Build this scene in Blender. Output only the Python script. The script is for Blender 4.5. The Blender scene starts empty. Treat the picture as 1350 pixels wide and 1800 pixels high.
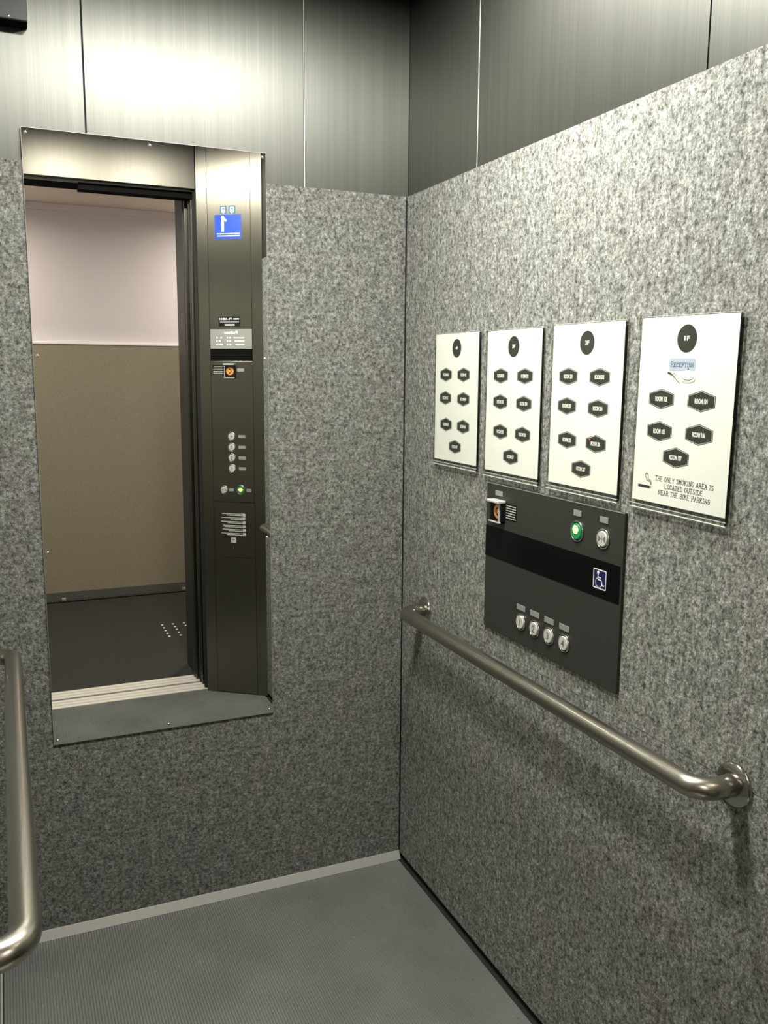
import bpy, bmesh, math, random
from mathutils import Matrix, Vector
random.seed(4)
C = bpy.context.scene.collection

# ------------------------------------------------------------------ camera
sc = bpy.context.scene
cam = bpy.data.cameras.new('camera'); camo = bpy.data.objects.new('camera', cam); C.objects.link(camo)
CAM = (-0.9754, -2.1076, 1.3712); YAW, PITCH, ROLL, F = 0.4105, -0.1578, -0.0081, 1535.7
cy, sy, cp, sp = math.cos(YAW), math.sin(YAW), math.cos(PITCH), math.sin(PITCH)
f = Vector((sy*cp, cy*cp, sp)); r = Vector((cy, -sy, 0)); d = f.cross(r)
r2 = math.cos(ROLL)*r + math.sin(ROLL)*d; d2 = -math.sin(ROLL)*r + math.cos(ROLL)*d
M = Matrix.Identity(4)
for i in range(3):
    M[i][0], M[i][1], M[i][2], M[i][3] = r2[i], -d2[i], -f[i], CAM[i]
camo.matrix_world = M
cam.sensor_fit = 'HORIZONTAL'; cam.sensor_width = 36.0; cam.lens = 36.0*F/1350.0
cam.clip_start = 0.01
sc.camera = camo
# ------------------------------------------------------------------ world, exposure, lamps
w = bpy.data.worlds.new('world'); sc.world = w; w.use_nodes = True
w.node_tree.nodes['Background'].inputs[0].default_value = (0.02, 0.02, 0.02, 1)
w.node_tree.nodes['Background'].inputs[1].default_value = 0.3
vs = sc.view_settings
vs.view_transform = 'Standard'; vs.look = 'None'; vs.gamma = 1; vs.use_curve_mapping = False
vs.exposure = 0.0
DOWNLIGHTS = [(-0.70, -0.80, 26.0), (-0.33, -0.78, 26.0)]
DOWN_COL = (1.0, 0.965, 0.89)
ADDED_HALL_LIGHTS = [(-1.35, -2.92, 15.0), (0.50, -2.92, 15.0)]; HALL_COL = (1.0, 0.92, 0.84)  # landing lamps are unseen, added to light the landing wall evenly
CEIL = 2.30

# ------------------------------------------------------------------ materials
MATS = {}
def mat(name, col=(.5, .5, .5), rough=.5, metal=0.0, emit=None, es=0.0, spec=.5, coat=0.0):
    m = bpy.data.materials.new(name); m.use_nodes = True
    b = m.node_tree.nodes['Principled BSDF']
    b.inputs['Base Color'].default_value = (*col, 1)
    b.inputs['Roughness'].default_value = rough
    b.inputs['Metallic'].default_value = metal
    b.inputs['Specular IOR Level'].default_value = spec
    b.inputs['Coat Weight'].default_value = coat
    if emit:
        b.inputs['Emission Color'].default_value = (*emit, 1); b.inputs['Emission Strength'].default_value = es
    MATS[name] = m
    return m
def nodes(m):
    nt = m.node_tree; return nt, nt.nodes, nt.links, nt.nodes['Principled BSDF']
def coords(m, scale):
    nt, N, L, b = nodes(m)
    tc = N.new('ShaderNodeTexCoord'); mp = N.new('ShaderNodeMapping'); mp.inputs['Scale'].default_value = scale
    L.new(tc.outputs['Object'], mp.inputs['Vector']); return mp.outputs['Vector']
def noise(m, vec, scale, detail=2.0, rough=.5):
    nt, N, L, b = nodes(m)
    n = N.new('ShaderNodeTexNoise'); n.inputs['Scale'].default_value = scale
    n.inputs['Detail'].default_value = detail; n.inputs['Roughness'].default_value = rough
    L.new(vec, n.inputs['Vector']); return n.outputs['Fac']
def ramp(m, fac, stops):
    nt, N, L, b = nodes(m)
    c = N.new('ShaderNodeValToRGB'); e = c.color_ramp.elements
    while len(e) < len(stops): e.new(.5)
    for i, (p, col) in enumerate(stops):
        e[i].position = p; e[i].color = (*col, 1) if isinstance(col, tuple) else (col, col, col, 1)
    L.new(fac, c.inputs['Fac']); return c.outputs['Color']
def mix(m, a, bb, fac=1.0, mode='MULTIPLY'):
    nt, N, L, b = nodes(m)
    x = N.new('ShaderNodeMix'); x.data_type = 'RGBA'; x.blend_type = mode; x.clamp_result = False
    if isinstance(fac, float): x.inputs[0].default_value = fac
    else: L.new(fac, x.inputs[0])
    for s, v in ((6, a), (7, bb)):
        if isinstance(v, tuple): x.inputs[s].default_value = (*v, 1)
        else: L.new(v, x.inputs[s])
    return x.outputs[2]
def bump(m, h, strength, dist):
    nt, N, L, b = nodes(m)
    n = N.new('ShaderNodeBump'); n.inputs['Strength'].default_value = strength; n.inputs['Distance'].default_value = dist
    L.new(h, n.inputs['Height']); L.new(n.outputs['Normal'], b.inputs['Normal'])
def setcol(m, c): m.node_tree.links.new(c, m.node_tree.nodes['Principled BSDF'].inputs['Base Color'])

def felt(name, sv, gain):
    m = mat(name, rough=1.0, spec=.05)
    v = coords(m, sv)
    a = ramp(m, noise(m, v, 120, 5.0, .70), [(.34, .22), (.46, .66), (.56, 1.02), (.70, 1.6)])
    b_ = ramp(m, noise(m, v, 40, 3.0), [(.33, .75), (.65, 1.2)])
    c = ramp(m, noise(m, v, 360, 2.0), [(.3, .60), (.7, 1.34)])
    d_ = ramp(m, noise(m, v, 105, 6.0, .75), [(.30, .35), (.40, 1.0), (.60, 1.0), (.70, 1.5)])
    t = ramp(m, noise(m, v, 9, 2.0), [(.38, (.95, 1.0, .97)), (.5, (.98, 1.0, .95)), (.62, (1.0, .985, .97))])
    col = mix(m, mix(m, mix(m, mix(m, a, b_), c), d_), t)
    col = mix(m, col, (gain, gain, gain*.95))
    setcol(m, col)
    bump(m, noise(m, v, 220, 3.0), .5, .003)
    return m
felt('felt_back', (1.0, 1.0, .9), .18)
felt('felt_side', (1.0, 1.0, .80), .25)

def steel(name, col, rough, aniso=.6, streak=.12, metal=1.0, axis='Z'):
    m = mat(name, col, rough, metal)
    nt, N, L, b = nodes(m)
    v = coords(m, (420, 420, 2.2) if axis == 'Z' else (420, 2.2, 420)); v2 = coords(m, (70, 70, .9) if axis == 'Z' else (70, .9, 70))
    n1 = noise(m, v, 1.0, 2.0); n2 = noise(m, v2, 1.0, 2.0)
    c = mix(m, ramp(m, n1, [(.3, 1 - streak*1.3), (.7, 1 + streak*1.3)]), ramp(m, n2, [(.35, 1 - streak), (.65, 1 + streak)]))
    setcol(m, mix(m, c, col))
    b.inputs['Anisotropic'].default_value = aniso; b.inputs['Anisotropic Rotation'].default_value = 0.0
    t = N.new('ShaderNodeTangent'); t.direction_type = 'RADIAL'; t.axis = axis
    L.new(t.outputs['Tangent'], b.inputs['Tangent'])
    return m
steel('panel_steel', (.116, .119, .108), .445, aniso=.62, streak=.045)
steel('front_steel', (.092, .087, .073), .35, aniso=.3, streak=.03)
steel('column_steel', (.275, .258, .215), .385, aniso=.92, streak=.02, axis='Y')
mat('rail_steel', (.42, .40, .34), .29, 1.0)
mat('flange_steel', (.5, .49, .45), .16, 1.0)
mat('mirror_glass', (.86, .87, .84), .0, 1.0)
mat('mirror_edge', (.30, .30, .28), .4, .3)
mat('screw_steel', (.9, .9, .88), .15, 1.0)
mat('bright_joint', (.85, .84, .78), .35, .3)
mat('dark_gap', (.008, .008, .008), .8)
mat('black_paint', (.008, .008, .008), .95, spec=.03)
mat('black_gloss', (.003, .003, .003), .12, spec=.15)
m = mat('panel_dark', (.026, .026, .022), .45, .0, spec=.4)
bump(m, noise(m, coords(m, (1, 1, 1)), 900, 2), .15, .0005)
mat('skirting', (.52, .52, .49), .40, .55)
m = mat('rubber_mat', (.115, .122, .122), .55, spec=.35)
a = ramp(m, noise(m, coords(m, (1, 1, 1)), 5, 3), [(.3, .86), (.7, 1.14)])
b2_ = ramp(m, noise(m, coords(m, (1, 1, 1)), 160, 1), [(.22, .3), (.3, 1.0), (.74, 1.0), (.8, 2.2)])
setcol(m, mix(m, mix(m, a, b2_), (.118, .122, .115)))
mat('aluminium_sill', (.80, .76, .68), .42, .35)
mat('ceiling_panel', (.10, .10, .095), .5)
m = mat('hall_white', (.82, .77, .77), .8)
bump(m, noise(m, coords(m, (1, 1, 1)), 160, 2), .1, .001)
m = mat('hall_tan', (.25, .222, .150), .75)
setcol(m, mix(m, ramp(m, noise(m, coords(m, (1, 1, 1)), 250, 2), [(.3, .85), (.7, 1.12)]), (.25, .222, .150)))
mat('hall_ceiling_paint', (.78, .68, .58), .9)
m = mat('hall_floor', (.02, .019, .015), .85)
setcol(m, mix(m, ramp(m, noise(m, coords(m, (1, 1, 1)), 40, 4), [(.3, .75), (.7, 1.25)]), (.016, .017, .012)))
mat('hall_skirting', (.085, .082, .070), .6)
mat('paper', (.74, .745, .705), .6, spec=.2)
mat('print_black', (.030, .032, .026), .6, spec=.2)
mat('print_grey', (.55, .56, .50), .6)
mat('print_white', (.84, .84, .78), .6)
mat('print_blue_grey', (.38, .45, .56), .6)
mat('print_slate', (.10, .15, .20), .6)
mat('print_brown', (.22, .15, .10), .5)
mat('button_cap', (.46, .46, .42), .45)
mat('button_ring', (.75, .75, .70), .2, 1.0)
mat('tag_grey', (.34, .35, .33), .35, .4)
mat('digit_grey', (.12, .125, .115), .5)
mat('green_cap', (.01, .20, .07), .3, emit=(.01, .35, .10), es=.15)
mat('lit_yellow', (.9, .85, .3), .4, emit=(1.0, .92, .22), es=1.6)
mat('lit_amber', (.9, .5, .15), .4, emit=(1.0, .62, .18), es=1.1)
mat('orange_cap', (.62, .27, .06), .35, emit=(1.0, .36, .06), es=.10)
mat('navy', (.008, .012, .07), .3)
mat('sticker_blue', (.01, .06, .52), .35)
mat('sticker_teal', (.03, .15, .25), .35)
mat('sticker_white', (.9, .92, .95), .4)
mat('nameplate_grey', (.36, .36, .33), .32, .5)
mat('label_black', (.005, .005, .005), .5, spec=.2)
mat('pin_red', (.55, .10, .08), .4)
mat('lamp_glass', (1, 1, 1), .4, emit=DOWN_COL, es=14.0)
mat('added_lamp_glass', (1, 1, 1), .4, emit=HALL_COL, es=6.0)
mat('stud_white', (.9, .9, .86), .25)

def clear(name, tint, gloss):
    m = bpy.data.materials.new(name); m.use_nodes = True; nt = m.node_tree; N = nt.nodes; L = nt.links
    N.remove(N['Principled BSDF'])
    t = N.new('ShaderNodeBsdfTransparent'); t.inputs[0].default_value = (*tint, 1)
    g = N.new('ShaderNodeBsdfGlossy'); g.inputs['Roughness'].default_value = gloss
    x = N.new('ShaderNodeMixShader'); x.inputs[0].default_value = .025
    L.new(t.outputs[0], x.inputs[1]); L.new(g.outputs[0], x.inputs[2])
    L.new(x.outputs[0], N['Material Output'].inputs['Surface'])
    MATS[name] = m
clear('clear_acrylic', (.98, .985, .97), .08)
clear('acrylic_edge', (.80, .84, .78), .1)
clear('acrylic_shadow', (.45, .47, .43), .1)  # darker tint carrying the paper's side shadow
mat('acrylic_lip', (.50, .52, .48), .15, spec=.8)

# ------------------------------------------------------------------ mesh builder
class MB:
    def __init__(s): s.v = []; s.f = []; s.m = []; s.mats = []; s.sm = []
    def mi(s, m):
        if m not in s.mats: s.mats.append(m)
        return s.mats.index(m)
    def add(s, vs_, fs, m, smooth=False):
        o = len(s.v); s.v += [tuple(v) for v in vs_]; k = s.mi(m)
        for f_ in fs: s.f.append([o+i for i in f_]); s.m.append(k); s.sm.append(smooth)
        return s
    def box(s, x0, x1, y0, y1, z0, z1, m, bev=0.0):
        if x0 > x1: x0, x1 = x1, x0
        if y0 > y1: y0, y1 = y1, y0
        if z0 > z1: z0, z1 = z1, z0
        bm = bmesh.new(); bmesh.ops.create_cube(bm, size=1.0)
        for v in bm.verts:
            v.co = Vector(((x0+x1)/2+v.co.x*(x1-x0), (y0+y1)/2+v.co.y*(y1-y0), (z0+z1)/2+v.co.z*(z1-z0)))
        if bev > 0: bmesh.ops.bevel(bm, geom=bm.edges[:], offset=bev, segments=2, profile=.5, affect='EDGES')
        bm.verts.index_update()
        s.add([v.co[:] for v in bm.verts], [[v.index for v in f_.verts] for f_ in bm.faces], m); bm.free()
        return s
    def poly(s, pts, n0, n1, m):           # polygon in (u,v) extruded along n
        k = len(pts)
        vs_ = [(p[0], p[1], n0) for p in pts] + [(p[0], p[1], n1) for p in pts]
        fs = [list(range(k))[::-1], [k+i for i in range(k)]] + [[i, (i+1) % k, k+(i+1) % k, k+i] for i in range(k)]
        return s.add(vs_, fs, m)
    def disc(s, u, v, rad, n0, n1, m, seg=40, ru=None, bev=0.0):
        ru = ru or rad
        prof = [(1.0, n0), (1.0, n1-bev), (1.0-bev/rad, n1)] if bev else [(1.0, n0), (1.0, n1)]
        vs_ = []; fs = []
        for (q, n) in prof:
            for i in range(seg):
                a = 2*math.pi*i/seg; vs_.append((u+ru*q*math.cos(a), v+rad*q*math.sin(a), n))
        for j in range(len(prof)-1):
            for i in range(seg):
                fs.append([j*seg+i, j*seg+(i+1) % seg, (j+1)*seg+(i+1) % seg, (j+1)*seg+i])
        fs.append([(len(prof)-1)*seg+i for i in range(seg)]); fs.append([i for i in range(seg)][::-1])
        return s.add(vs_, fs, m)
    def ring(s, u, v, ri, ro, n0, n1, m, seg=40, su=1.0):
        prof = [(ri, n0), (ri, n1), ((ri+ro)/2, n1+(ro-ri)*.25), (ro, n1), (ro, n0)]
        vs_ = []; fs = []
        for (q, n) in prof:
            for i in range(seg):
                a = 2*math.pi*i/seg; vs_.append((u+su*q*math.cos(a), v+q*math.sin(a), n))
        k = len(prof)
        for j in range(k):
            for i in range(seg):
                fs.append([j*seg+(i+1) % seg, j*seg+i, ((j+1) % k)*seg+i, ((j+1) % k)*seg+(i+1) % seg][::-1])
        return s.add(vs_, fs, m, True)
    def dome(s, x, y, z, rad, h, m, seg=16, rings=4):
        vs_ = [(x, y, z+h)]; fs = []
        for j in range(1, rings+1):
            a = math.pi/2*j/rings
            for i in range(seg):
                t = 2*math.pi*i/seg; vs_.append((x+rad*math.sin(a)*math.cos(t), y+rad*math.sin(a)*math.sin(t), z+h*math.cos(a)))
        for i in range(seg): fs.append([0, 1+i, 1+(i+1) % seg])
        for j in range(rings-1):
            for i in range(seg):
                fs.append([1+j*seg+i, 1+(j+1)*seg+i, 1+(j+1)*seg+(i+1) % seg, 1+j*seg+(i+1) % seg])
        fs.append([1+(rings-1)*seg+i for i in range(seg)][::-1])
        return s.add(vs_, fs, m, True)
    def tube(s, pts, rad, m, seg=28):
        P = [Vector(p) for p in pts]; vs_ = []; fs = []; up = None
        for i, p in enumerate(P):
            t = ((P[i+1]-p) if i == 0 else (p-P[i-1]) if i == len(P)-1 else (P[i+1]-P[i-1])).normalized()
            if up is None: up = t.orthogonal().normalized()
            up = (up - t*up.dot(t)).normalized(); q = t.cross(up)
            for k in range(seg):
                a = 2*math.pi*k/seg; vs_.append(p+rad*(math.cos(a)*up+math.sin(a)*q))
        for i in range(len(P)-1):
            for k in range(seg): fs.append([i*seg+k, i*seg+(k+1) % seg, (i+1)*seg+(k+1) % seg, (i+1)*seg+k])
        fs.append(list(range(seg))[::-1]); fs.append([(len(P)-1)*seg+k for k in range(seg)])
        return s.add(vs_, fs, m, True)
    def line(s, pts, wd, n0, n1, m):       # flat stroke in the (u,v) plane
        for a, b_ in zip(pts[:-1], pts[1:]):
            du, dv = b_[0]-a[0], b_[1]-a[1]; l = math.hypot(du, dv) or 1e-9
            tu, tv = du/l*wd/2, dv/l*wd/2; nu, nv = -tv, tu
            s.poly([(a[0]-tu+nu*-1, a[1]-tv+nv*-1), (b_[0]+tu-nu, b_[1]+tv-nv), (b_[0]+tu+nu, b_[1]+tv+nv), (a[0]-tu+nu, a[1]-tv+nv)], n0, n1, m)
        return s
    def text(s, txt, u, v, wd, ht, n, m, bold=0.0, anchor='c', extr=.00025):
        cu = bpy.data.curves.new('t', 'FONT'); cu.body = txt; cu.size = 1.0; cu.offset = bold; cu.resolution_u = 3
        o = bpy.data.objects.new('t', cu); me = bpy.data.meshes.new_from_object(o)
        xs = [q.co.x for q in me.vertices]; ys = [q.co.y for q in me.vertices]
        x0, x1, y0, y1 = min(xs), max(xs), min(ys), max(ys)
        k = ht/(y1-y0); ku = (wd/(x1-x0)) if wd else k
        W = (x1-x0)*ku
        ou = u - W/2 if anchor == 'c' else u
        vs_ = [(ou+(q.co.x-x0)*ku, v-ht/2+(q.co.y-y0)*k, n+extr) for q in me.vertices]
        s.add(vs_, [list(p_.vertices) for p_ in me.polygons], m)
        bpy.data.objects.remove(o); bpy.data.meshes.remove(me); bpy.data.curves.remove(cu)
        return s
    def build(s, name, parent=None, loc=None):
        me = bpy.data.meshes.new(name)
        off = Vector(loc) if loc else Vector((0, 0, 0))
        me.from_pydata([tuple(Vector(v)-off) for v in s.v], [], s.f)
        for mn in s.mats: me.materials.append(MATS[mn])
        for p, k, sm in zip(me.polygons, s.m, s.sm): p.material_index = k; p.use_smooth = sm
        me.update()
        bm = bmesh.new(); bm.from_mesh(me)
        if not any(mn in ('print_black',) for mn in s.mats): pass
        bm.to_mesh(me); bm.free()
        o = bpy.data.objects.new(name, me); C.objects.link(o)
        if loc: o.location = off
        if parent: o.parent = parent
        return o
def tag(o, label, cat=None, group=None, kind=None):
    if label: o['label'] = label
    if cat: o['category'] = cat
    if group: o['group'] = group
    if kind: o['kind'] = kind
    return o
def struct(o, label=None):
    o['kind'] = 'structure'
    if label: o['label'] = label
    return o
def frame(name, origin, U, V, rot=0.0):
    U = Vector(U).normalized(); V = Vector(V).normalized()
    if rot: U, V = U*math.cos(rot)+V*math.sin(rot), V*math.cos(rot)-U*math.sin(rot)
    Nn = U.cross(V); m = Matrix.Identity(4)
    for i in range(3): m[i][0], m[i][1], m[i][2], m[i][3] = U[i], V[i], Nn[i], origin[i]
    o = bpy.data.objects.new(name, None); C.objects.link(o); o.empty_display_size = .05
    o.matrix_world = m
    return o

# ------------------------------------------------------------------ car shell
T = .03
XL = -1.05; YF = -1.555; FT = 1.8144; FS = .768
# back wall
wb = struct(MB().box(XL-.05, .05, .0075, .04, 0, CEIL, 'dark_gap').build('wall_back'), 'back wall of the lift car behind the mirror')
xs = [XL, -.7745, -.273, 0.0]
for i in range(3):
    g0 = .0016 if i else 0; g1 = .0016 if i < 2 else -.0035
    MB().box(xs[i]+g0, xs[i+1]-g1, .004, .0075, FT-.01, CEIL, 'panel_steel', .0008).build('steel_panel', wb)
MB().box(-.2738, -.2722, .0044, .007, FT-.01, CEIL, 'bright_joint').build('joint_strip', wb)
MB().box(XL, -.0045, 0, .0075, .0225, FT, 'felt_back').build('felt_panel', wb)
sk = MB(); q = [(-.0, 0), (-.012, 0), (-.0105, .003), (-.0015, .0215), (.0, .022)]
sk.add([(XL, a_, b_) for a_, b_ in q]+[(-.003, a_, b_) for a_, b_ in q], [[0, 1, 2, 3, 4], [9, 8, 7, 6, 5]]+[[i+1, i, i+5, i+6] for i in range(4)], 'skirting')
struct(sk.build('baseboard_back'), 'thin pale grey strip at the foot of the back wall')
# right wall
wr = struct(MB().box(.0075, .04, -1.60, .05, 0, CEIL, 'dark_gap').build('wall_right'), 'right wall of the lift car carrying the handrail and the directory sheets')
ys = [.004, -.349, -1.036, -1.372]
for i in range(3):
    g0 = .0016 if i else 0; g1 = .0016 if i < 2 else 0
    MB().box(.004, .0075, ys[i+1]+g1, ys[i]-g0, FT-.01, CEIL, 'panel_steel', .0008).build('steel_panel', wr)
MB().box(.0044, .007, -.350, -.348, FT-.01, CEIL, 'bright_joint').build('joint_strip', wr)
MB().box(0, .0075, -1.372, 0.0, FS+.0007, FT, 'felt_side').build('felt_panel', wr)
MB().box(0, .0075, -1.372, 0.0, .016, FS-.0007, 'felt_side').build('felt_panel', wr)
# left wall
wl = struct(MB().box(XL-.04, XL-.0075, -1.60, .05, 0, CEIL, 'dark_gap').build('wall_left'), 'left wall of the lift car')
MB().box(XL-.0075, XL-.004, -1.555, .004, FT-.01, CEIL, 'panel_steel').build('steel_panel', wl)
MB().box(XL-.0075, XL, -1.555, 0.0, .0225, FT, 'felt_side').build('felt_panel', wl)
struct(MB().box(XL-.0075, XL+.004, -1.555, -.004, 0, .022, 'skirting', .0015).build('baseboard_left'))
# floor under the mat and ribbed mat
struct(MB().box(XL-.04, .04, -1.56, .04, -.04, -.004, 'dark_gap').build('floor'), 'floor of the lift car under the ribbed mat')
mb = MB(); pitch = .0062; x = -1.0445; prof = []
while x < -.0065-pitch:
    prof += [(x, -.0016), (x+.0014, 0.0), (x+.0046, 0.0), (x+.006, -.0016)]; x += pitch
y0, y1 = -1.556, -.0125
# the right front corner is cut along the slanted return panel
def yfront(xx): return y0 if xx < -.225 else y0+(xx+.225)*(.178/.225)
n = len(prof)
vs_ = [(p[0], yfront(p[0]), p[1]) for p in prof]+[(p[0], y1, p[1]) for p in prof]+[(p[0], yfront(p[0]), -.004) for p in prof]+[(p[0], y1, -.004) for p in prof]
fs = [[i, i+1, n+i+1, n+i] for i in range(n-1)] + [[2*n+i+1, 2*n+i, i, i+1][::-1] for i in range(n-1)] + [[n+i+1, n+i, 3*n+i, 3*n+i+1][::-1] for i in range(n-1)]
fs += [[0, n, 3*n, 2*n], [n-1, 2*n-1, 4*n-1, 3*n-1][::-1]]
mb.add(vs_, fs, 'rubber_mat')
tag(mb.build('floor_mat'), 'dark grey ribbed rubber mat covering the lift floor', 'mat')
# ceiling
struct(MB().box(XL-.05, .05, -1.62, .05, CEIL, CEIL+.03, 'ceiling_panel').build('ceiling'), 'ceiling of the lift car with two downlights')
# front: slanted return panel, header, left jamb
Bp = Vector((0, -1.372, 0)); Ap = Vector((-.222, -1.535, 0)); U = (Ap-Bp).normalized(); W = (Ap-Bp).length
wf = frame('wall_front', Bp, U, (0, 0, 1)); struct(wf, 'slanted dark steel return panel beside the doorway')
MB().box(0, .0455, 0, CEIL, -.03, 0, 'column_steel').build('steel_panel', wf)
MB().box(.2295, W, 0, CEIL, -.03, 0, 'column_steel').build('steel_panel', wf)
MB().box(.04, .235, 0, CEIL, -.03, -.012, 'dark_gap').build('backing', wf)
MB().box(W-.002, W+.03, 0, CEIL, -.035, -.030, 'dark_gap').build('backing', wf)
struct(MB().box(-1.05, -.2225, -1.60, -1.552, 2.092, CEIL, 'front_steel').build('trim_header'), 'brushed steel header over the doorway')
struct(MB().box(-1.05, -.215, -1.70, -1.60, 2.125, 2.16, 'black_paint').box(-.66, -.215, -1.665, -1.6005, 2.062, 2.125, 'black_paint').build('trim_2'), 'black door track housing under the header')
struct(MB().box(-1.05, -.66, -1.600, -1.594, 2.084, 2.092, 'nameplate_grey').box(-.66, -.2225, -1.600, -1.594, 2.087, 2.092, 'nameplate_grey').build('trim_3'), 'thin grey lip under the header')
struct(MB().box(-1.05, -1.022, -1.60, -1.55, 0, CEIL, 'front_steel').build('trim_left_jamb'))
# sills
def sill(nm, ya, yb, label):
    mb = MB(); h = .0; base = -.03
    yy = ya; ds = [(.0, .026), (.032, .058), (.064, .090)]
    mb.box(-1.06, -.205, yb, ya, base, -.006, 'dark_gap')  # groove floors coloured near-black, painting in the shade of deeper grooves
    for a_, b_ in ds: mb.box(-1.06, -.205, ya-a_, ya-b_, -.0065, .0, 'aluminium_sill', .0008)
    return struct(mb.build(nm), label)
sill('trim_4', -1.563, -1.653, 'grooved aluminium sill of the lift car doorway')
sill('trim_5', -1.672, -1.762, 'grooved aluminium sill of the landing doorway')
# doors, slid open behind the return panel
for i, (xa, ya, yb, mt) in enumerate([(-.2285, -1.612, -1.642, 'front_steel'), (-.232, -1.646, -1.662, 'panel_dark'), (-.240, -1.690, -1.715, 'front_steel'), (-.243, -1.722, -1.752, 'panel_dark')]):
    dd = struct(MB().box(xa, .45, yb, ya, .004, 2.15, mt, .002).build('door_%d' % (i+1)), 'open sliding lift door panel, seen edge on in the mirror')

# ------------------------------------------------------------------ landing (seen in the mirror)
struct(MB().box(-3.0, 2.0, -3.36, -1.764, -.04, 0, 'hall_floor').build('floor_hall'), 'dark landing floor')
HW = -3.36
wh = struct(MB().box(-3.0, 2.0, HW-.03, HW, 1.522, CEIL+.02, 'hall_white').build('wall_hall'), 'landing wall, white above and tan below')
MB().box(-3.0, 2.0, HW-.03, HW+.006, .05, 1.522, 'hall_tan').build('dado_panel', wh)
struct(MB().box(-3.0, 2.0, HW, HW+.010, 1.521, 1.531, 'hall_white', .001).build('trim_8'), 'thin pale strip capping the tan dado of the landing wall')
struct(MB().box(-3.0, 2.0, HW-.01, HW+.014, 0, .054, 'hall_skirting').build('baseboard_hall'), 'dark grey skirting of the landing wall')
struct(MB().box(-3.0, 2.0, HW, HW+.012, 2.262, CEIL, 'hall_white', .002).build('trim_6'), 'cornice strip of the landing wall')
struct(MB().box(-3.0, 2.0, HW-.03, -1.80, CEIL, CEIL+.03, 'hall_ceiling_paint').build('ceiling_hall'))
struct(MB().box(-3.03, -3.0, HW, -1.8, 0, CEIL, 'hall_white').build('wall_hall_left'))
struct(MB().box(2.0, 2.03, HW, -1.8, 0, CEIL, 'hall_white').build('wall_hall_right'))
struct(MB().box(-3.0, -1.025, -1.92, -1.80, 0, CEIL, 'hall_white').box(-.222, 2.0, -1.92, -1.80, 0, CEIL, 'hall_white').box(-1.025, -.222, -1.92, -1.80, 2.13, CEIL, 'hall_white').build('wall_landing'), 'landing side wall around the lift doorway')
struct(MB().box(-1.04, -1.022, -1.925, -1.77, 0, 2.11, 'panel_dark').box(-.235, -.217, -1.925, -1.77, 0, 2.11, 'panel_dark').box(-1.04, -.217, -1.925, -1.70, 2.119, 2.14, 'black_paint').build('trim_7'), 'dark steel frame of the landing doorway')
# grating at the foot of the landing wall
gr = frame('floor_grating', (-.70, HW+.034, 0), (1, 0, 0), (0, 1, 0))
tag(gr, 'narrow black slotted grating along the foot of the landing wall', 'grating')
mb = MB()
mb.box(-.15, .75, -.018, -.014, 0, .006, 'black_paint').box(-.15, .75, .010, .014, 0, .006, 'black_paint').box(-.15, .75, -.018, .014, 0, .001, 'dark_gap')
for i in range(90): mb.box(-.148+i*.010, -.143+i*.010, -.016, .012, .001, .006, 'hall_skirting')
mb.build('slotted_strip', gr)
for u in (.0, .715):
    MB().box(u-.012, u+.012, -.024, .004, .006, .022, 'tag_grey', .002).build('clip', gr)
# tactile studs
st = None
for i, x in enumerate((-.240, -.181, -.123)):
    for j in range(5):
        y = -(2.393+.0555*j)
        if st is None:
            st = MB().dome(0, 0, 0, .0065, .004, 'stud_white').build('floor_stud'); o = st
        else:
            o = st.copy(); C.objects.link(o)
        o.location = (x, y, 0)
        tag(o, 'small round white stud in three short rows set in the dark landing floor', 'floor stud', 'tactile studs on the landing floor')

# ------------------------------------------------------------------ mirror
MX0, MZ1, MWd, MHt = -.9077, 1.8815, .5361, 1.388
mir = frame('mirror', (MX0, -.001, MZ1-MHt), (1, 0, 0), (0, 0, 1))
tag(mir, 'tall frameless screw fixed mirror on the back wall reflecting the open doorway', 'mirror')
mb = MB().box(0, MWd, 0, MHt, 0, .0029, 'mirror_edge')
mb.add([(.0008, .0008, .0031), (MWd-.0008, .0008, .0031), (MWd-.0008, MHt-.0008, .0031), (.0008, MHt-.0008, .0031)], [[0, 1, 2, 3]], 'mirror_glass')
mb.build('mirror_plate', mir)
for (u, v) in [(.009, MHt-.010), (MWd/2, MHt-.010), (MWd-.009, MHt-.010), (.009, .010), (MWd/2, .010), (MWd-.009, .010), (.009, MHt*.655), (.009, MHt*.335), (MWd-.009, MHt*.655), (MWd-.009, MHt*.335)]:
    MB().dome(u, v, .003, .0042, .0028, 'screw_steel').build('screw', mir)

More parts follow.
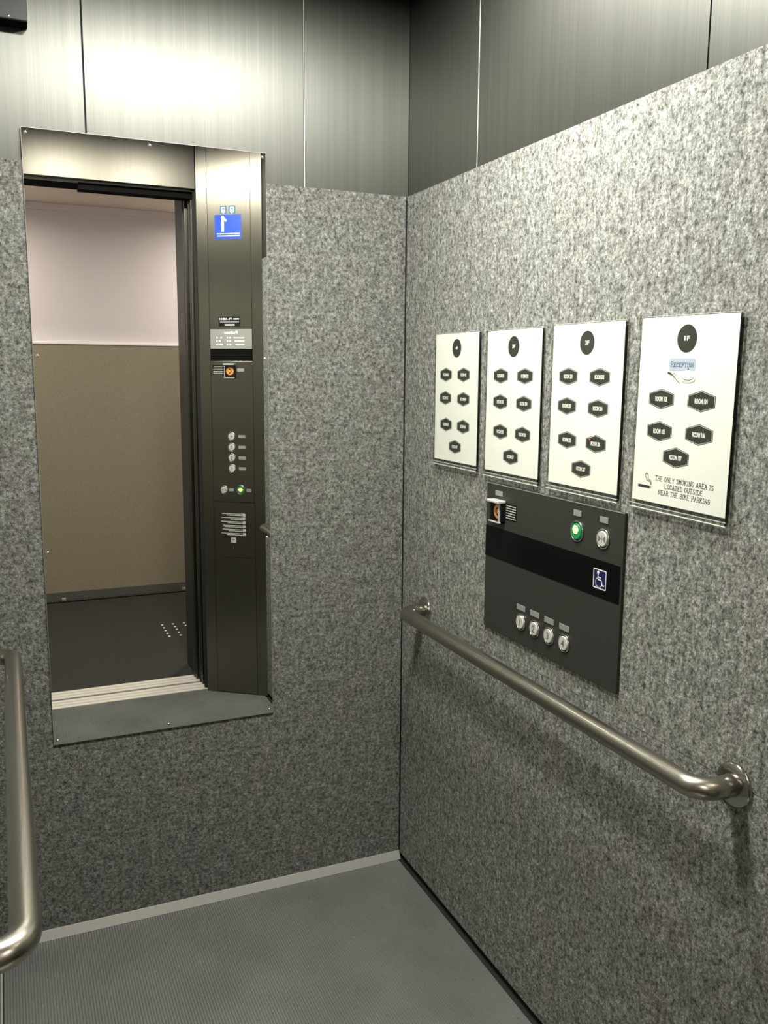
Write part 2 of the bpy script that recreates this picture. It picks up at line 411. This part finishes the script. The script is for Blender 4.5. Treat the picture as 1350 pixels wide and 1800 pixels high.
# ------------------------------------------------------------------ handrails
def rail(side, label):
    s = 1 if side == 'right' else -1
    ox = 0.0 if side == 'right' else XL
    fr = frame('handrail', (ox, -.14, .767), (0, -1, 0), (0, 0, 1))       # n = -x, into the car for the right wall
    n = 1 if side == 'right' else -1
    so, R, L_ = .066, .036, 1.052
    pts = [(0, 0, 0), (0, 0, so-R)]
    for k in range(1, 10):
        a = math.pi/2*k/10; pts.append((R-R*math.cos(a), 0, so-R+R*math.sin(a)))
    pts.append((R, 0, so))
    for k in range(1, 24): pts.append((R+(L_-2*R)*k/24, 0, so))
    pts.append((L_-R, 0, so))
    for k in range(1, 10):
        a = math.pi/2*k/10; pts.append((L_-R+R*math.sin(a), 0, so-R+R*math.cos(a)))
    pts += [(L_, 0, so-R), (L_, 0, 0)]
    MB().tube([(p[0], p[1], n*p[2]) for p in pts], .0172, 'rail_steel').build('rail_tube', fr)
    for u in (0, L_):
        mb = MB(); seg = 40; prof = [(.034, 0), (.034, .0035), (.032, .0055), (.0225, .008), (.018, .0085)]
        vs_ = []; fs = []
        for (q, h) in prof:
            for i in range(seg):
                a = 2*math.pi*i/seg; vs_.append((u+q*math.cos(a), q*math.sin(a), n*h))
        for j in range(len(prof)-1):
            for i in range(seg): fs.append([j*seg+i, j*seg+(i+1) % seg, (j+1)*seg+(i+1) % seg, (j+1)*seg+i])
        fs.append([4*seg+i for i in range(seg)])
        mb.add(vs_, fs, 'flange_steel', True); mb.build('flange', fr)
    tag(fr, label, 'handrail', 'brushed steel handrails')
    return fr
rail('right', 'brushed steel handrail on the right wall below the button panel')
rail('left', 'brushed steel handrail at the left edge of the picture on the left wall')

# ------------------------------------------------------------------ equipment box, top left
eb = frame('equipment_box', (-1.03, .004, 2.079), (1, 0, 0), (0, 0, 1))
tag(eb, 'small black box high in the top left corner of the back wall', 'box')
MB().box(0, .146, 0, .16, 0, .045, 'panel_dark', .002).build('housing', eb)
MB().disc(.104, .098, .026, .045, .049, 'black_gloss', bev=.002).build('lens', eb)
MB().box(0, .146, -.001, .0005, .002, .043, 'black_paint').build('bottom_plate', eb)
MB().dome(.11, .006, .0445, .003, .0015, 'screw_steel').build('screw', eb)

# ------------------------------------------------------------------ stroke lettering with slab serifs
GL = {'T': ([[(.5, 0), (.5, 1)], [(0, 1), (1, 1)]], [(.5, 0)]), 'H': ([[(.1, 0), (.1, 1)], [(.9, 0), (.9, 1)], [(.1, .5), (.9, .5)]], [(.1, 0), (.1, 1), (.9, 0), (.9, 1)]),
 'E': ([[(.9, 0), (.1, 0), (.1, 1), (.9, 1)], [(.1, .52), (.7, .52)]], []), 'O': ([[(.5, 0), (.18, .12), (.05, .5), (.18, .88), (.5, 1), (.82, .88), (.95, .5), (.82, .12), (.5, 0)]], []),
 'N': ([[(.1, 0), (.1, 1), (.9, 0), (.9, 1)]], [(.1, 0), (.9, 1)]), 'L': ([[(.15, 1), (.15, 0), (.9, 0)]], [(.15, 1)]), 'Y': ([[(.05, 1), (.5, .45), (.95, 1)], [(.5, .45), (.5, 0)]], [(.5, 0)]),
 'S': ([[(.9, .85), (.6, 1), (.25, .95), (.12, .75), (.3, .56), (.7, .46), (.9, .26), (.75, .04), (.4, 0), (.1, .15)]], []), 'M': ([[(.05, 0), (.1, 1), (.5, .2), (.9, 1), (.95, 0)]], [(.05, 0), (.95, 0)]),
 'K': ([[(.1, 0), (.1, 1)], [(.9, 1), (.1, .42)], [(.35, .6), (.95, 0)]], [(.1, 0), (.1, 1), (.95, 0)]), 'I': ([[(.5, 0), (.5, 1)]], [(.5, 0), (.5, 1)]),
 'G': ([[(.9, .85), (.55, 1), (.15, .85), (.05, .5), (.15, .13), (.55, 0), (.9, .12), (.9, .45), (.6, .45)]], []), 'A': ([[(.02, 0), (.5, 1), (.98, 0)], [(.22, .36), (.78, .36)]], [(.02, 0), (.98, 0)]),
 'R': ([[(.12, 0), (.12, 1), (.7, 1), (.88, .78), (.7, .52), (.12, .52)], [(.5, .52), (.95, 0)]], [(.12, 0), (.95, 0)]), 'C': ([[(.9, .8), (.55, 1), (.15, .85), (.05, .5), (.15, .13), (.55, 0), (.9, .18)]], []),
 'D': ([[(.1, 0), (.1, 1), (.6, 1), (.93, .7), (.93, .3), (.6, 0), (.1, 0)]], []), 'U': ([[(.1, 1), (.1, .25), (.3, 0), (.7, 0), (.9, .25), (.9, 1)]], [(.1, 1), (.9, 1)]),
 'B': ([[(.12, 0), (.12, 1), (.65, 1), (.82, .78), (.65, .54), (.12, .54)], [(.65, .54), (.92, .3), (.7, 0), (.12, 0)]], []), 'P': ([[(.12, 0), (.12, 1), (.7, 1), (.9, .76), (.7, .48), (.12, .48)]], [(.12, 0)])}
def lettering(mb, txt, u0, u1, vc, ht, n, m, wd, big=None):
    ws = [(.55 if c == 'I' else .5 if c == ' ' else 1.0) * (1.35 if big and i == 0 else 1) for i, c in enumerate(txt)]
    tot = sum(ws)+.28*(len(txt)-1); k = (u1-u0)/tot; u = u0
    for i, c in enumerate(txt):
        h = ht*(1.35 if big and i == 0 else 1)
        if c in GL:
            st_, ser = GL[c]; cw = ws[i]*k
            if c == 'I': cw2 = cw*1.0
            for s_ in st_: mb.line([(u+p[0]*cw, vc-ht/2+p[1]*h) for p in s_], wd, n, n+.0002, m)
            for p in ser: mb.line([(u+p[0]*cw-.18*k, vc-ht/2+p[1]*h), (u+p[0]*cw+.18*k, vc-ht/2+p[1]*h)], wd*.7, n, n+.0002, m)
        u += (ws[i]+.28)*k
    return mb

# ------------------------------------------------------------------ directory sheets in acrylic sleeves
def rhex(u, v, W_, H_, side):
    return [(u-W_/2, v-side/2), (u, v-H_/2), (u+W_/2, v-side/2), (u+W_/2, v+side/2), (u, v+H_/2), (u-W_/2, v+side/2)]
SH = [  # origin y, origin z, tilt, floor letter, badges
 (-.1872, 1.4628, .0008, '4F', [(54, 94.5, 401), (140.5, 94.5, 402), (53, 149, 403), (141.5, 149.8, 404), (58.5, 211.8, 405), (143, 212.4, 406), (105.3, 261.7, 407)], 'leftmost sheet, nearest the corner'),
 (-.4343, 1.4608, -.0001, '3F', [(57.3, 93.5, 301), (151, 93.7, 302), (58.2, 148.2, 303), (150, 149, 304), (61.5, 211, 305), (149, 211.6, 306), (105.3, 261, 307)], 'second sheet from the corner'),
 (-.6821, 1.4620, -.0034, '2F', [(52, 94.2, 201), (146, 94.5, 202), (51.3, 148.8, 203), (145, 149.8, 204), (56.4, 212, 205), (143.7, 212.8, 206), (103.4, 262, 207)], 'third sheet from the corner'),
 (-.9345, 1.4625, -.0119, '1F', [(56.4, 128.2, 103), (144.7, 128.3, 104), (56.4, 180, 105), (144.6, 179, 106), (98, 218.8, 107)], 'rightmost sheet, with the reception picture'),
]
FLN = {'4F': 'fourth', '3F': 'third', '2F': 'second', '1F': 'first'}
for (oy, oz, g, fl, badges, where) in SH:
    so = .0045
    ac = frame('acrylic_sleeve', (-.0005, oy, oz), (0, -1, 0), (0, 0, 1), g)
    desc = {'4F': 'clear acrylic sleeve nearest the corner holding the sheet headed 4F', '3F': 'clear acrylic sleeve holding the sheet headed 3F, second from the corner',
            '2F': 'clear acrylic sleeve holding the sheet headed 2F, third from the corner', '1F': 'clear acrylic sleeve holding the sheet headed 1F, farthest from the corner'}[fl]
    tag(ac, desc, 'sign holder', 'acrylic sleeves on the right wall')
    u0, u1, v0, v1 = -.003, .2145, -.3105, .0025
    MB().box(u0, u1, v0, v1, .003, .004, 'clear_acrylic').build('back_sheet', ac)
    MB().box(u0, u1, v0, v1-.003, .0064, .0072, 'clear_acrylic').build('front_sheet', ac)
    mb = MB()
    mb.box(u0, u1, v0, v0+.0014, .003, .0082, 'acrylic_lip', .0005)
    mb.box(u0, u1, v0+.0068, v0+.0078, .0068, .0078, 'acrylic_lip')
    mb.box(u0, u1, v1-.0007, v1, .003, .0050, 'acrylic_lip')
    mb.box(u1-.0022, u1, v0, v1-.004, .003, .0074, 'acrylic_shadow'); mb.box(u0, u0+.0008, v0, v1, .003, .0074, 'acrylic_edge')  # right edge tinted dark in place of the sheet's cast shadow
    mb.build('folded_edge', ac)
    for (a, b_) in ((.02, -.02), (.19, -.02), (.02, -.28), (.19, -.28)):
        MB().box(a-.008, a+.008, b_-.006, b_+.006, 0, .003, 'label_black').build('mounting_pad', ac)
    sh = frame('directory_sheet', (-.0050, oy, oz), (0, -1, 0), (0, 0, 1), g)
    tag(sh, 'white printed sheet headed %s, the %s' % (fl, where), 'sign', 'floor directory sheets')
    MB().box(0, .210, -.297, 0, 0, .0004, 'paper').build('paper', sh)
    mb = MB().disc(.1053, -.0340, .0213, .0004, .0006, 'print_black', seg=48)
    mb.text(fl, .1055, -.0335, .0115, .0072, .0006, 'print_white', bold=.035, extr=.0001)
    mb.build('floor_badge', sh)
    for (bu, bv, num) in badges:
        u, v = bu/1000, -bv/1000
        mb = MB().poly(rhex(u, v, .0580, .0328, .0168), .0004, .0006, 'print_black')
        mb.poly(rhex(u, v, .0556, .0304, .0156), .0006, .00065, 'print_grey')
        mb.poly(rhex(u, v, .0538, .0286, .0149), .00065, .0007, 'print_black')
        mb.text('ROOM %d' % num, u, v, .0270, .0078, .0007, 'print_white', bold=.03, extr=.0001)
        mb.build('room_badge', sh)
    if fl == '2F':
        MB().dome(.1255, -.2060, .0007, .0022, .0005, 'pin_red').build('red_mark', sh)
    if fl == '1F':
        mb = MB()                                             # reception picture: plate, keys, bell
        a, b_, c_, e_ = .0695, .1275, -.0640, -.0832; q = .004
        pts = []
        for (cx, cy_, s0) in ((b_-q, c_-q, 0), (a+q, c_-q, 90), (a+q, e_+q, 180), (b_-q, e_+q, 270)):
            for k in range(5):
                t = math.radians(s0+90*k/4); pts.append((cx+q*math.cos(t), cy_+q*math.sin(t)))
        mb.poly(pts, .0004, .0006, 'print_blue_grey')
        lettering(mb, 'RECEPTION', .0735, .1235, -.0740, .0058, .0006, 'print_slate', .0009, big=True)
        mb.build('reception_plate', sh)
        mb = MB()
        mb.disc(.1130, -.0955, .0062, .00065, .00085, 'print_grey', ru=.0158)
        mb.disc(.1130, -.0950, .0050, .00085, .0010, 'paper', ru=.0140)
        mb.disc(.1130, -.0925, .0052, .0010, .0011, 'print_slate', ru=.0130)
        mb.disc(.1130, -.0915, .0050, .0011, .0012, 'print_white', ru=.0128)
        dome = [(.1130+.0118*math.cos(math.radians(t)), -.0912+.0098*math.sin(math.radians(t))) for t in range(0, 181, 12)]
        mb.poly(dome, .0012, .0013, 'sticker_white')
        mb.disc(.1130, -.0812, .0010, .0013, .0015, 'print_slate', ru=.0022); mb.disc(.1130, -.0790, .0010, .0013, .0015, 'print_slate')
        mb.build('bell_picture', sh)
        mb = MB()
        mb.line([(.0690, -.0865), (.0745, -.0880)], .0030, .0006, .0008, 'print_black')
        mb.line([(.0740, -.0880), (.0800, -.0905)], .0026, .0006, .0008, 'print_brown')
        mb.line([(.0800, -.0910), (.0820, -.0990)], .0012, .0006, .0008, 'print_grey')
        mb.line([(.0810, -.0920), (.0950, -.1020)], .0014, .0006, .0008, 'print_brown')
        mb.ring(.0830, -.0890, .0018, .0026, .0006, .0008, 'print_grey', seg=20)
        mb.build('keys_picture', sh)
        mb = MB()
        cu_, cv_ = .0150, -.2725
        mb.line([(cu_+.001, cv_), (cu_+.0245, cv_-.0003)], .0042, .0004, .0006, 'print_black')
        for k in (.0272, .0296): mb.line([(cu_+k, cv_-.0013), (cu_+k, cv_+.0013)], .0011, .0004, .0006, 'print_black')
        sm = [(.0285, .0042), (.0284, .0075), (.0262, .0094), (.0215, .0096), (.0188, .0112), (.0192, .0132), (.0165, .0155), (.0150, .0185), (.0165, .0215), (.0190, .0222), (.0208, .0200)]
        mb.line([(cu_+p[0], cv_+p[1]) for p in sm], .0011, .0004, .0006, 'print_black')
        sm = [(.0302, .0042), (.0302, .0082), (.0280, .0112), (.0240, .0118), (.0222, .0140), (.0228, .0165), (.0222, .0195)]
        mb.line([(cu_+p[0], cv_+p[1]) for p in sm], .0010, .0004, .0006, 'print_black')
        mb.build('cigarette_symbol', sh)
        mb = MB()
        lettering(mb, 'THE ONLY SMOKING AREA IS', .0545, .1830, -.2558, .0072, .0004, 'print_black', .00085)
        lettering(mb, 'LOCATED OUTSIDE', .0775, .1610, -.2668, .0072, .0004, 'print_black', .00085)
        lettering(mb, 'NEAR THE BIKE PARKING', .0640, .1775, -.2778, .0072, .0004, 'print_black', .00085)
        mb.build('notice_text', sh)

# ------------------------------------------------------------------ button builders
def button(parent, u, v, rr, digit=None, kind='plain', n0=0.0, name='button'):
    o = MB().ring(u, v, rr*.90, rr, n0, n0+.0022, 'button_ring').disc(u, v, rr*.90, n0, n0+.0004, 'label_black').build(name, parent)
    cap = {'plain': 'button_cap', 'open': 'green_cap', 'close': 'button_cap'}[kind]
    mb = MB().disc(u, v, rr*.77, n0+.0004, n0+.0042, cap, bev=.0012)
    n = n0+.0042
    if digit: mb.text(digit, u, v, None, rr*.80, n, 'digit_grey', bold=.02)
    if kind == 'close':
        k = rr*.79
        for s_ in (-1, 1): mb.poly([(u+s_*k*.68, v+k*.42), (u+s_*k*.68, v-k*.42), (u+s_*k*.14, v)][::s_], n, n+.0003, 'digit_grey')
        mb.box(u-k*.045, u+k*.045, v-k*.5, v+k*.5, n, n+.0003, 'digit_grey')
    mb.build('cap', o)
    return o
def plate(parent, u0, u1, v0, v1, n0=0.0, t=.0014, m='tag_grey', name='braille_tag'):
    mb = MB().box(u0, u1, v0, v1, n0, n0+t, m, .0003)
    if m == 'tag_grey' and u1-u0 < .04:
        du = (u1-u0)
        for i in range(5):
            for j in range(2):
                mb.dome(u0+du*(.16+.17*i), v0+(v1-v0)*(.32+.36*j), n0+t-.0001, .0007, .0005, m, seg=8, rings=2)
    return mb.build(name, parent)
def callbox(parent, u0, u1, v0, v1, n0=0.0, lit=False):
    uc, vc = (u0+u1)/2, (v0+v1)/2; R = min(u1-u0, v1-v0)*.36
    mb = MB().box(u0, u1, v0, v1, n0, n0+.001, 'label_black')
    mb.box(u0, u0+.003, v0, v1, n0, n0+.011, 'label_black').box(u1-.0045, u1, v0, v1, n0, n0+.011, 'label_black', .0006)
    mb.box(u0, u1, v0, v0+.004, n0, n0+.011, 'label_black')
    o = mb.build('call_button_box', parent)
    MB().box(u0-.001, u1+.001, v1-.004, v1+.002, n0, n0+.020, 'acrylic_lip', .0015).disc(uc, vc, .001, n0, n0+.001, 'label_black').build('hood', o)
    MB().box(u1-.0046, u1-.0030, v0+.002, v1-.004, n0+.0112, n0+.0150, 'acrylic_lip').box(u0, u1, v0+.001, v0+.003, n0+.011, n0+.015, 'acrylic_lip').build('cover_rim', o)
    MB().box(u0+.001, u1-.001, v0+.001, v1-.004, n0+.0135, n0+.0142, 'clear_acrylic').build('clear_cover', o)
    mb = MB().disc(uc, vc, R, n0+.001, n0+.006, 'orange_cap', bev=.0012)
    hs = [(uc+R*.38*math.cos(math.radians(t))+R*.05, vc+R*.46*math.sin(math.radians(t))) for t in range(100, 261, 16)]
    mb.line(hs, R*.16, n0+.006, n0+.0063, 'label_black')
    for p in (hs[0], hs[-1]): mb.disc(p[0]+R*.10, p[1], R*.17, n0+.006, n0+.0063, 'label_black', seg=12)
    mb.build('call_button', o)
    return o
def smallprint(mb, u0, u1, v1, v0, rows, n, m, seed=1):
    rd = random.Random(seed); h = (v1-v0)/rows
    for k in range(rows):
        v = v1-(k+.5)*h; u = u0
        while u < u1-.003:
            w_ = rd.uniform(.003, .008); mb.box(u, min(u+w_, u1), v-h*.17, v+h*.17, n, n+.0002, m); u += w_+rd.uniform(.0008, .002)

# ------------------------------------------------------------------ wheelchair-height button panel on the right wall
PW, PH = .4686, .3254
pn = frame('button_panel', (-.0003, -.4482, 1.1372), (0, -1, 0), (0, 0, 1))
tag(pn, 'dark grey button panel with black band and wheelchair symbol on the right wall', 'control panel')
MB().box(0, PW, -PH, 0, 0, .0057, 'panel_dark', .0012).build('face_plate', pn)
PN = .0057
MB().box(.0005, PW-.005, -.1630, -.0950, PN, PN+.0006, 'black_gloss').build('black_band', pn)
MB().box(.001, PW-.001, -.0017, -.0003, PN-.0008, PN+.0004, 'tag_grey').build('top_highlight', pn)  # pale strip, a painted highlight along the upper rim
for k, (u, v) in enumerate([(.1545, -.2775), (.2060, -.2777), (.2572, -.2780), (.3087, -.2780)]):
    button(pn, u, v, .0180, str(k+1), n0=PN)
    plate(pn, u-.0172, u+.0150, v+.0246, v+.0360, PN)
o = button(pn, .3350, -.0540, .0195, kind='open', n0=PN)
MB().poly([(.3350+.0086*math.cos(math.radians(t)), -.0505+.0086*math.sin(math.radians(t))) for t in range(0, 360, 60)], PN+.0042, PN+.0050, 'lit_yellow').build('lit_symbol', o)
button(pn, .4125, -.0545, .0185, kind='close', n0=PN)
plate(pn, .3222, .3462, -.0258, -.0145, PN); plate(pn, .4010, .4250, -.0262, -.0152, PN); plate(pn, .0380, .0672, -.0250, -.0141, PN)
callbox(pn, .034, .079, -.0815, -.0340, PN)
mb = MB().box(.0815, .1235, -.0715, -.0365, PN, PN+.0005, 'label_black')
smallprint(mb, .0835, .1215, -.0385, -.0700, 6, PN+.0005, 'print_grey', 3)
mb.build('instruction_label', pn)
# wheelchair symbol plate
def wheelchair(mb, u0, v1, wd, ht, n, m):
    def P(a, b_): return (u0+a*wd, v1-b_*ht)
    lw = wd*.042
    mb.line([P(.02, .02), P(.98, .02), P(.98, .98), P(.02, .98), P(.02, .02)], lw, n, n+.0003, m)
    mb.disc(*P(.37, .17), wd*.085, n, n+.0003, m, seg=20)
    mb.line([P(.37, .18), P(.37, .54), P(.62, .54), P(.74, .82), P(.86, .77)], lw*1.05, n, n+.0003, m)
    mb.line([P(.37, .42), P(.58, .42)], lw*.95, n, n+.0003, m)
    arc = [P(.44+.26*math.cos(math.radians(t)),   .69-.25*math.sin(math.radians(t))) for t in range(108, 345, 12)]
    mb.line(arc, lw*.95, n, n+.0003, m)
mb = MB().box(.3905, .4273, -.1470, -.1115, PN+.0006, PN+.0012, 'navy')
wheelchair(mb, .3905, -.1115, .0368, .0355, PN+.0012, 'print_white')
mb.build('wheelchair_symbol', pn)

# ------------------------------------------------------------------ car operating panel on the slanted return (seen in the mirror)
cop = frame('operating_panel', Bp, U, (0, 0, 1))
tag(cop, 'tall steel operating panel with round floor buttons, seen reversed in the mirror', 'control panel')
a0, a1 = .0470, .2280
def R_(u): return W-u          # distances were measured from the doorway edge
for (z0, z1, m, nm) in [(1.5445, 2.298, 'column_steel', 'upper_cover'), (.8355, 1.4135, 'column_steel', 'button_plate'), (.600, .8325, 'column_steel', 'lower_cover'), (.003, .5975, 'column_steel', 'bottom_cover')]:
    MB().box(a0, a1, z0, z1, -.012, .0003, m, .0006).build(nm, cop)
o = MB().box(a0+.0005, a1-.0005, 1.463, 1.5415, -.012, .001, 'nameplate_grey', .0006)
o.text('Fujitec', (a0+a1)/2, 1.5265, .058, .014, .001, 'sticker_white', bold=.02)
rd = random.Random(2)
for r_i, z in enumerate((1.507, 1.494, 1.480)):
    o.box(R_(.195), R_(.150+.004*r_i), z-.0018, z+.0018, .001, .0012, 'sticker_white')
    for u in (.123, .135): o.box(R_(u)-.003, R_(u)+.003, z-.003, z+.003, .001, .0012, 'sticker_white')
    for u in ((.078, .096) if r_i == 0 else (.078, .090) if r_i == 1 else ()): o.box(R_(u)-.003, R_(u)+.003, z-.003, z+.003, .001, .0012, 'sticker_white')
    if r_i == 2: o.text('600 kg', R_(.088), z, .030, .008, .001, 'sticker_white', bold=.02)
o.build('nameplate', cop)
mb = MB().box(a0, a1, 1.416, 1.461, -.012, -.006, 'label_black')
for k in range(6): mb.box(a0, a1, 1.4185+k*.0073, 1.4225+k*.0073, -.008, .0, 'black_paint', .0005)
mb.build('speaker_louvre', cop)
mb = MB().box(R_(.179), R_(.086), 1.552, 1.591, .0003, .0010, 'label_black')
mb.text('71-10211', R_(.117), 1.5815, .052, .0085, .0010, 'sticker_white', bold=.03)
mb.box(R_(.174), R_(.150), 1.579, 1.584, .001, .0012, 'print_grey'); mb.box(R_(.174), R_(.092), 1.568, 1.5715, .001, .0012, 'tag_grey'); mb.box(R_(.155), R_(.112), 1.555, 1.561, .001, .0012, 'print_grey')
mb.build('number_label', cop)
# blue storey sticker and two small icons
mb = MB().box(R_(.190), R_(.078), 1.893, 1.986, .0003, .0008, 'sticker_blue')
uo = R_(.112)
mb.line([(uo, 1.976), (uo, 1.927)], .0105, .0008, .0011, 'sticker_white'); mb.line([(uo, 1.976), (uo-.0125, 1.964)], .0080, .0008, .0011, 'sticker_white')
mb.box(R_(.184), R_(.088), 1.903, 1.9065, .0008, .0011, 'sticker_white')
smallprint(mb, R_(.184), R_(.086), 1.918, 1.908, 1, .0008, 'sticker_white', 5)
mb.build('storey_sticker', cop)
for (ua, ub, mm) in ((.102, .130, 'sticker_teal'), (.138, .167, 'sticker_teal')):
    mb = MB().box(R_(ub), R_(ua), 1.990, 2.020, .0003, .0008, mm)
    ul, ur = R_(ub), R_(ua); k = (ur-ul)
    mb.box(ul+k*.2, ul+k*.32, 1.994, 2.014, .0008, .0010, 'sticker_white').box(ul+k*.68, ul+k*.8, 1.994, 2.014, .0008, .0010, 'sticker_white').box(ul+k*.2, ul+k*.8, 2.011, 2.015, .0008, .0010, 'sticker_white').box(ul+k*.43, ul+k*.57, 1.990, 2.006, .0008, .0010, 'sticker_white')
    mb.build('icon_sticker', cop)
# emergency call box, labels, floor buttons
callbox(cop, R_(.1555), R_(.1095), 1.345, 1.402, .0003)
mb = MB().box(R_(.1055), R_(.055), 1.360, 1.398, .0003, .0008, 'label_black'); smallprint(mb, R_(.1035), R_(.057), 1.396, 1.362, 5, .0008, 'print_grey', 8)
mb.build('instruction_label', cop)
plate(cop, R_(.192), R_(.162), 1.372, 1.3845, .0003)
for k, z in enumerate((.975, 1.0195, 1.0635, 1.108)):
    button(cop, R_(.133), z, .0178, str(k+1), n0=.0003)
    plate(cop, R_(.193), R_(.162), z-.006, z+.0065, .0003)
button(cop, R_(.0955), .885, .0175, kind='close', n0=.0003); plate(cop, R_(.138), R_(.117), .8795, .8915, .0003)
o = button(cop, R_(.169), .8875, .0200, kind='open', n0=.0003)
MB().poly([(R_(.169)+q[0], .8875+q[1]) for q in ((.0015, -.008), (.0125, 0), (.0015, .008), (-.0015, .008), (-.0125, 0), (-.0015, -.008))], .0045, .0052, 'lit_amber').build('lit_symbol', o)
plate(cop, R_(.2155), R_(.194), .8795, .8915, .0003)
mb = MB(); rd = random.Random(9)
for k in range(6):
    z = .782-k*.0166
    mb.box(R_(.187), R_(.174), z-.006, z+.006, .0003, .0006, 'button_cap')
    mb.box(R_(.172), R_(rd.uniform(.078, .088)), z+.0015, z+.0040, .0003, .0006, 'print_grey')
    mb.box(R_(.172), R_(rd.uniform(.090, .125)), z-.0045, z-.0018, .0003, .0006, 'print_grey')
mb.build('instruction_text', cop)
MB().box(R_(.1435), R_(.1215), .6625, .6835, .0003, .0008, 'button_cap').poly([(R_(.1385), .678), (R_(.1325), .669), (R_(.1265), .678)], .0008, .0010, 'digit_grey').build('symbol_sticker', cop)
MB().ring(R_(.133), .640, .0040, .0058, .0003, .0008, 'label_black', seg=20).disc(R_(.133), .641, .0025, .0003, .0006, 'screw_steel', seg=12).build('key_switch', cop)

# ------------------------------------------------------------------ lamps
def lamp(x, y, z, power, col, rad, label, lensm, group=None, spread=180):
    fr = frame('downlight', (x, y, z), (1, 0, 0), (0, -1, 0))            # n points down
    MB().ring(0, 0, rad, rad*1.25, -.002, .006, 'button_ring').build('trim_ring', fr)
    MB().disc(0, 0, rad, .0, .003, lensm).build('lens', fr)
    ld = bpy.data.lights.new('lamp_light', 'AREA'); ld.shape = 'DISK'; ld.size = rad*1.96; ld.spread = math.radians(spread)
    ld.energy = power; ld.color = col
    lo = bpy.data.objects.new('lamp_light', ld); C.objects.link(lo); lo.parent = fr
    lo.location = (0, 0, .008); lo.rotation_euler = (math.pi, 0, 0)
    tag(fr, label, 'ceiling light', group)
    return fr
for (x, y, p) in DOWNLIGHTS:
    side = ('left' if x < -.5 else 'right')
    lamp(x, y, CEIL, p, DOWN_COL, .09, 'round %s hand downlight in the middle of the lift ceiling' % side, 'lamp_glass', 'downlights in the lift ceiling')
for (x, y, p) in ADDED_HALL_LIGHTS:
    lamp(x, y, CEIL, p, HALL_COL, .10, 'large round ceiling light added over the landing, out of view', 'added_lamp_glass', 'added landing lights', spread=170)
